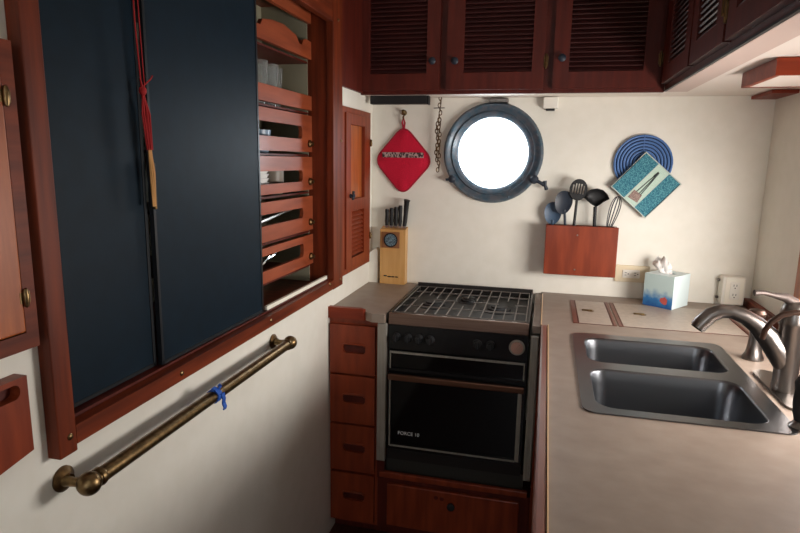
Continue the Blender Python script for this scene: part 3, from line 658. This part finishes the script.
# build locally around origin, rotate whole thing through the parent
t.rotation_euler = (0, 0, ang); t.location = (.470, 2.4015, ZT+.002)
def local(mb, name, m_, par, smooth=False):
    o = mb.build(name, m_, None, smooth); o.parent = par; return o
g = MB(); g.box(-.057, .057, -.064, -.0635, .0005, .125); local(g, 'printed_side', m_card, t)
g = MB(); g.holed([(-.057, -.0634), (.057, -.0634), (.057, .064), (-.057, .064)], [[(.034*math.cos(a), .018*math.sin(a)) for a in [2*PI*k/20 for k in range(20)]]], 'z', .1235, .125); g.box(-.057, .057, -.0634, .064, .0005, .002); g.box(-.057, -.0565, -.0634, .064, .002, .1235); g.box(.0565, .057, -.0634, .064, .002, .1235); g.box(-.0565, .0565, .0635, .064, .002, .1235); local(g, 'carton', m_cardw, t)
g = MB()   # crumpled tissue
rings = []; N = 22
for i, (rr, z) in enumerate(((.020, .105), (.017, .124), (.020, .135), (.026, .150), (.022, .165), (.012, .176))):
    rings.append([g.b.verts.new(((rr*(1+.35*math.sin(3*a+i)+.2*math.sin(7*a+2*i)))*math.cos(a)*1.2-.010-.004*i, rr*(.55+.2*math.cos(5*a+i))*math.sin(a)*1.1, z+.009*math.sin(2*a+i*.6)+(.006*math.sin(5*a) if i > 2 else 0))) for a in [2*PI*k/N for k in range(N)]])
for P, Q in zip(rings, rings[1:]):
    for i in range(N): g.b.faces.new((P[i], P[(i+1) % N], Q[(i+1) % N], Q[i]))
o = local(g, 'tissue', m_tissue, t, True); md = o.modifiers.new('s', 'SOLIDIFY'); md.thickness = .0008

# ------------------------------------------------------------ utensil rack and utensils
t = thing('utensil_rack', (.142, YB, .99), 'red mahogany utensil box screwed to the wall below the blue trivet', 'utensil rack')
x0, x1, z0, z1 = .006, .281, .994, 1.192
g = MB(); g.box(x0, x1, 2.410, 2.420, z0, z1, .002); f = g.build('front_board', m_red, t)
g = MB(); g.box(x0+.001, x0+.010, 2.4205, YB-.0005, z0, z1-.004); g.box(x1-.010, x1-.001, 2.4205, YB-.0005, z0, z1-.004); g.box(x0+.010, x1-.010, 2.4205, YB-.0005, z0, z0+.009); g.box(x0+.010, x1-.010, YB-.008, YB-.0005, z0+.009, z1-.004); g.build('box_body', m_red, t)
g = MB(); screw(g, .128, 2.410, 1.156, '-y', .0035, .002); screw(g, .126, 2.410, 1.018, '-y', .0035, .002); g.build('screw', m_nickel, f, True)
YU = 2.452
def uten(nm, m_, label, cat, x, build):
    o = thing(nm, (x, YU, 1.0035), label, cat); build(o, m_); return o
def loft(g, outline_fn, N=24): pass
def spoonhead(g, cx, cz, rx, rz, ang, y, dish=.008, th=.002):
    M = Matrix.Translation((cx, y, cz)) @ Matrix.Rotation(ang, 4, 'Y')
    n = 28; K = 5; F_ = []; Bk = []
    for lay, off in ((F_, 0), (Bk, th)):
        for k in range(K+1):
            q = k/K
            if k == 0: lay.append([g.b.verts.new(M @ V((0, dish+off, 0)))]); continue
            lay.append([g.b.verts.new(M @ V((rx*q*math.cos(a), dish*(1-q*q)+off, rz*q*math.sin(a)*(1-.12*math.sin(a))))) for a in [2*PI*i/n for i in range(n)]])
    for lay in (F_, Bk):
        for i in range(n): g.b.faces.new((lay[0][0], lay[1][i], lay[1][(i+1) % n]))
        for P, Q in zip(lay[1:], lay[2:]):
            for i in range(n): g.b.faces.new((P[i], P[(i+1) % n], Q[(i+1) % n], Q[i]))
    for i in range(n): g.b.faces.new((F_[-1][i], F_[-1][(i+1) % n], Bk[-1][(i+1) % n], Bk[-1][i]))
def handle(par, pts, r, m_):
    g = MB(); g.tube(pts, r, 10); return g.build('handle', m_, par, True)
# blue grey spoon
o = thing('serving_spoon', (.03, YU, 1.0045), 'round blue grey nylon spoon leftmost in the utensil box', 'spoon')
g = MB(); spoonhead(g, .030, 1.240, .034, .046, .05, 2.462); g.build('bowl', m_blueplastic, o, True); handle(o, [(.033, 2.468, 1.0045), (.032, 2.468, 1.10), (.031, 2.466, 1.207)], [.006, .006, .005], m_blueplastic)
o = thing('serving_spoon', (.075, YU, 1.0045), 'dark oval nylon spoon second from left in the utensil box', 'spoon')
g = MB(); spoonhead(g, .069, 1.286, .034, .047, .12, 2.440); g.build('bowl', m_nylon, o, True); handle(o, [(.088, 2.448, 1.0045), (.084, 2.448, 1.15), (.074, 2.446, 1.252)], [.006, .006, .005], m_nylon)
# slotted spoon: plate with slots
o = thing('slotted_spoon', (.11, YU, 1.0045), 'black slotted spoon standing tallest in the utensil box', 'spoon')
M = Matrix.Translation((.121, 2.435, 1.333)) @ Matrix.Rotation(.12, 4, 'Y')
g = MB(); out = [(.032*math.cos(a), .040*math.sin(a)) for a in [2*PI*i/36 for i in range(36)]]
slots = [rrect(u-.0025, u+.0025, -.016, .018 if abs(u) > .015 else .024, .0024, 3) for u in (-.020, -.010, 0, .010, .020)]
g.holed(out, slots, 'y', 0, .003, M); g.tube([M @ V((.032*math.cos(a), .001, .040*math.sin(a))) for a in [2*PI*i/36 for i in range(36)]], .0022, 6, closed=True); g.build('slotted_bowl', m_matblack, o, True)
handle(o, [(.108, 2.437, 1.0045), (.112, 2.437, 1.15), (.118, 2.436, 1.295)], [.006, .006, .005], m_matblack)
# ladle / strainer with wide flaring head
o = thing('ladle', (.19, YU, 1.0045), 'wide black ladle with pointed lip beside the whisk', 'ladle')
g = MB(); 
Mx = Matrix.Translation((.190, 2.44, 1.303)) @ Matrix.Rotation(-.05, 4, 'Y')
hd = [(-.048, .004), (-.038, .022), (-.018, .034), (.004, .037), (.026, .030), (.042, .014), (.050, -.006), (.030, -.016), (.014, -.028), (0, -.036), (-.016, -.026), (-.032, -.012)]
rings = []
for q, d in ((1, 0), (.97, .006), (.85, .014), (.6, .021), (.3, .024)): rings.append([g.b.verts.new(Mx @ V((u*q, d, w*q))) for u, w in hd])
for P, Q in zip(rings, rings[1:]):
    for i in range(len(hd)): g.b.faces.new((P[i], P[(i+1) % len(hd)], Q[(i+1) % len(hd)], Q[i]))
g.b.faces.new(rings[-1]); hb = g.build('ladle_bowl', m_matblack, o, True); md = hb.modifiers.new('s', 'SOLIDIFY'); md.thickness = .002
handle(o, [(.193, 2.448, 1.0045), (.193, 2.448, 1.15), (.190, 2.450, 1.268)], [.006, .006, .007], m_matblack)
# whisk
o = thing('whisk', (.245, YU, 1.0045), 'wire whisk rightmost in the utensil box, tip under the teal pot holder', 'whisk')
g = MB(); c0 = V((.240, 2.438, 1.165)); ax = V((.22, .0, .975)).normalized(); sd = V((ax.z, 0, -ax.x))
for k in range(5):
    an = PI*k/5+.2; w = sd*math.cos(an)+V((0, 1, 0))*math.sin(an)*.6
    g.tube([c0+ax*(.150*(1-math.cos(u))/2)+w*(.027*math.sin(u)*(.35+.65*(1-math.cos(u))/2)) for u in [2*PI*i/28 for i in range(28)]], .0017, 6, closed=True)
g.build('wires', mat('dark_wire', (70, 70, 74), .35, .6), o, True); handle(o, [(.232, 2.440, 1.0045), (.236, 2.440, 1.12), (.241, 2.438, 1.172)], [.006, .006, .005], m_matblack)

# ------------------------------------------------------------ trivet, pot holders
t = thing('trivet', (.355, YB, 1.44), 'round blue coiled trivet hanging behind the teal pot holder', 'trivet')
c = V((.357, YB-.009, 1.440))
g = MB(); g.lathe([(0, 0), (.108, 0), (.108, .005), (0, .005)], c, 'y', 48); g.build('backing', m_dbluerub, t)
g = MB()
for k in range(8): 
    rr = .022+k*.0118; g.tube([c+V((rr*math.cos(a), -.003, rr*math.sin(a))) for a in [2*PI*i/48 for i in range(48)]], .0045, 8, closed=True)
g.ball(c+V((0, -.003, 0)), .010, (1, .5, 1)); g.tube([c+V((-.002, -.007, .022)), c+V((-.002, -.007, .105))], .0022, 6); g.build('coil', m_bluerub, t, True)
# square teal pot holder
t = thing('pot_holder', (.37, 2.46, 1.35), 'square teal quilted pot holder with a fork picture hanging cornerwise', 'pot holder')
cs = [V((.243, 2.468, 1.349)), V((.362, 2.468, 1.484)), V((.500, 2.468, 1.364)), V((.380, 2.468, 1.227))]
cen = sum(cs, V())/4
ux = (cs[1]-cs[0]+cs[2]-cs[3])/2; uy = (cs[3]-cs[0]+cs[2]-cs[1])/2   # ux towards upper right, uy towards lower right
def hp(a, b, y=0): return cen+ux*a+uy*b+V((0, y, 0))
def slab(g, pts, y0, y1):
    A = [g.b.verts.new(p+V((0, y0, 0))) for p in pts]; B = [g.b.verts.new(p+V((0, y1, 0))) for p in pts]; n = len(pts)
    g.b.faces.new(A); g.b.faces.new(B[::-1])
    for i in range(n): g.b.faces.new((A[i], B[i], B[(i+1) % n], A[(i+1) % n]))
g = MB(); slab(g, [hp(-.5, -.5), hp(.5, -.5), hp(.5, .5), hp(-.5, .5)], 0, .010); g.build('pad', m_navycloth, t)
g = MB(); slab(g, [hp(-.48, -.47), hp(.48, -.47), hp(.48, -.13), hp(-.48, -.13)], -.003, -.0003); slab(g, [hp(-.48, .17), hp(.48, .17), hp(.48, .47), hp(-.48, .47)], -.003, -.0003); g.build('teal_stripe', m_teal, t)
g = MB(); slab(g, [hp(-.48, -.12), hp(.48, -.12), hp(.48, .16), hp(-.48, .16)], -.003, -.0003); sp_ = g.build('pale_stripe', m_pale, t)
g = MB(); g.tube([hp(-.49, -.49, -.003), hp(.49, -.49, -.003), hp(.49, .49, -.003), hp(-.49, .49, -.003)], .0029, 6, closed=True)
for b in (-.125, .165): g.tube([hp(-.49, b, -.003), hp(.49, b, -.003)], .0014, 6)
g.build('piping', m_piping, t)
g = MB(); slab(g, [hp(-.42, -.09), hp(-.22, -.10), hp(-.20, .10), hp(-.38, .14)], -.0045, -.0032); g.build('picture', mat('brown_picture', (110, 84, 78), .8, c2=(170, 150, 140), noise=60), sp_)
g = MB()
for dd in (-.04, .03, .07): g.tube([hp(-.22, dd, -.004), hp(.10, dd*.6, -.004), hp(.26, dd*.3, -.004)], .0017, 6)
g.tube([hp(.24, .0, -.004), hp(.36, 0, -.004)], [.006, .004], 8); g.build('printed_fork', mat('dark_print', (54, 60, 62), .7), sp_)
# red pot holder
t = thing('pot_holder', (-.603, YB, 1.44), 'red quilted pot holder with a grey woven band hanging on a brass hook', 'pot holder')
def softsquare(cx, cz, hw, hh, n=10, bulge=.012, rc=.16):
    pts = []
    cr = [V((0, 0, hh)), V((hw, 0, 0)), V((0, 0, -hh)), V((-hw, 0, 0))]
    for i in range(4):
        a, b, c = cr[i-1], cr[i], cr[(i+1) % 4]
        p = b.lerp(a, rc); q = b.lerp(c, rc)
        for k in range(n+1):
            s_ = k/n; pt = p.lerp(b, s_).lerp(b.lerp(q, s_), s_); pts.append((cx+pt.x, cz+pt.z))
    return pts
ol = softsquare(-.602, 1.434, .131, .150, rc=.24)
g = MB(); n = len(ol); ctr = (-.606, 1.438)
rings = []
for q, y in ((1, -.002), (1.0, -.008), (.96, -.013), (.6, -.019), (.25, -.021)): rings.append([g.b.verts.new((ctr[0]+(u-ctr[0])*q, YB+y, ctr[1]+(w-ctr[1])*q)) for u, w in ol])
for P, Q in zip(rings, rings[1:]):
    for i in range(n): g.b.faces.new((P[i], P[(i+1) % n], Q[(i+1) % n], Q[i]))
g.b.faces.new(rings[0]); g.b.faces.new(rings[-1]); g.build('pad', m_redcloth, t, True)
g = MB(); g.tube([(ctr[0]+(u-ctr[0])*.985, YB-.009, ctr[1]+(w-ctr[1])*.985) for u, w in ol], .0045, 8, closed=True); g.tube([(-.604, YB-.009, 1.565), (-.609, YB-.012, 1.590), (-.604, YB-.018, 1.615), (-.598, YB-.012, 1.590), (-.602, YB-.009, 1.565)], .004, 8); g.build('binding', mat('dark_red_binding', (150, 12, 40), .8), t, True)
g = MB(); g.box(-.692, -.512, YB-.0235, YB-.0185, 1.446, 1.468, .001); g.build('woven_band', m_band, t)
t = thing('wall_hook', (-.603, YB, 1.62), 'small brass hook holding up the red pot holder', 'hook')
g = MB(); g.lathe([(.011, -.0003), (.012, -.004), (.006, -.007), (.005, -.016)], (-.603, YB, 1.632), 'y', 16); g.ball((-.603, YB-.019, 1.636), .009); g.tube([(-.603, YB-.012, 1.630), (-.603, YB-.014, 1.614), (-.603, YB-.022, 1.606), (-.603, YB-.028, 1.615)], .003, 8)
g.build('hook', m_brass, t, True)

# ------------------------------------------------------------ chain
t = thing('chain', (-.445, 2.46, 1.69), 'thin metal chain with a cross bar hanging from the cabinet beside the porthole', 'chain')
pts = []; z = 1.688; k = 0; g = MB()
def link(g, c, h, w, rot, r=.0021):
    Mx = Matrix.Translation(c) @ Matrix.Rotation(rot, 4, 'Z')
    g.tube([Mx @ V((w*math.cos(a), 0, h*math.sin(a))) for a in [2*PI*i/14 for i in range(14)]], r, 6, closed=True)
while z > 1.39:
    xx = -.445+.003*math.sin(k*2.1); link(g, V((xx, 2.462, z)), .0095, .0055, (PI/2 if k % 2 else .2)); z -= .0145; k += 1
z = 1.60
while z > 1.44: link(g, V((-.455+.003*math.sin(k), 2.468, z)), .0095, .0055, (PI/2 if k % 2 else .4)); z -= .0145; k += 1
g.build('links', m_dbrass, t)
g = MB(); g.tube([(-.470, 2.457, 1.648), (-.425, 2.457, 1.649)], .002, 8); g.build('toggle_bar', m_nickel, t, True)

# ------------------------------------------------------------ knife block
t = thing('knife_block', (-.625, 2.44, ZT), 'light bamboo knife block in the corner under the red pot holder', 'knife block')
bx0, bx1 = -.690, -.577
g = MB(); g.prism([(2.447, .9005), (2.492, .9005), (2.492, 1.150), (2.447, 1.140)], 'x', bx0, bx1); g.build('block', m_bamboo, t)
g = MB(); g.box(-.682, -.602, 2.4415, 2.4465, 1.060, 1.130, .002); fr = g.build('badge_frame', mat('brown_badge', (140, 92, 56), .5), t)
g = MB(); g.lathe([(.026, 0), (.031, 0), (.031, -.003), (.026, -.003), (.026, 0)], (-.641, 2.4413, 1.095), 'y', 28); g.build('badge_ring', m_matblack, fr, True)
g = MB(); g.lathe([(0, 0), (.0255, 0), (.0255, -.0025), (0, -.004)], (-.641, 2.4413, 1.095), 'y', 28); g.build('badge', mat('blue_grey_badge', (120, 146, 158), .3, c2=(34, 44, 54), noise=40), fr, True)
g = MB()
for k, w in enumerate((.014, .016, .014, .012)): g.box(-.672+k*.0175, -.672+k*.0175+w, 2.4460, 2.4469, .9335-(.003 if k else 0), .9385-(.003 if k else 0))
g.build('burned_marking', m_dark, t)
kn = [(-.666, 1.226, .0095), (-.646, 1.231, .0098), (-.626, 1.236, .0098), (-.607, 1.243, .0095), (-.588, 1.268, .011)]
KL = ['black knife handle at the left end of the knife block', 'black knife handle second from left in the block', 'black knife handle in the middle of the block', 'black knife handle beside the tallest knife in the block', 'tallest black knife handle with a rounded end, right in the block']
for i, (x, zt_, r) in enumerate(kn):
    yb = 2.468
    k = thing('kitchen_knife', (x, yb, 1.15), KL[i], 'knife', 'knives in the block')
    g = MB(); lean = .010 if i == 4 else .002
    g.tube([(x, yb-.001, 1.156), (x+lean*.3, yb-.002, 1.175), (x+lean*.6, yb-.004, 1.205), (x+lean, yb-.006, zt_-.008), (x+lean*1.2, yb-.007, zt_)], [r*.75, r, r*.85, r, r*.85] if i < 4 else [r*.8, r*.9, r*.85, r*1.1, r*1.3], 12); g.build('handle', m_matblack, k, True)
    g = MB(); g.box(x-.006, x+.006, yb-.0055, yb+.0035, 1.147, 1.1555); g.build('bolster', m_steel, k)

# ------------------------------------------------------------ under-cabinet bits
t = thing('light_bar', (-.6, 2.40, 1.66), 'black slim bar mounted under the cabinet above the red pot holder', 'light bar')
g = MB(); g.box(-.722, -.486, 2.385, 2.425, 1.659, 1.6915, .003); g.build('housing', m_matblack, t)
g = MB(); g.box(-.4855, -.478, 2.387, 2.423, 1.657, 1.6915, .002); g.build('end_cap', m_dark, t)
t = thing('wall_sensor', (-.005, YB, 1.64), 'small white box high on the wall right of the porthole', 'sensor')
g = MB(); g.box(-.034, .024, 2.462, YB-.0005, 1.646, 1.690, .004); g.build('housing', m_white, t)
g = MB(); g.box(-.022, .012, 2.466, 2.492, 1.638, 1.6455, .002); g.build('sensor_eye', m_matblack, t)
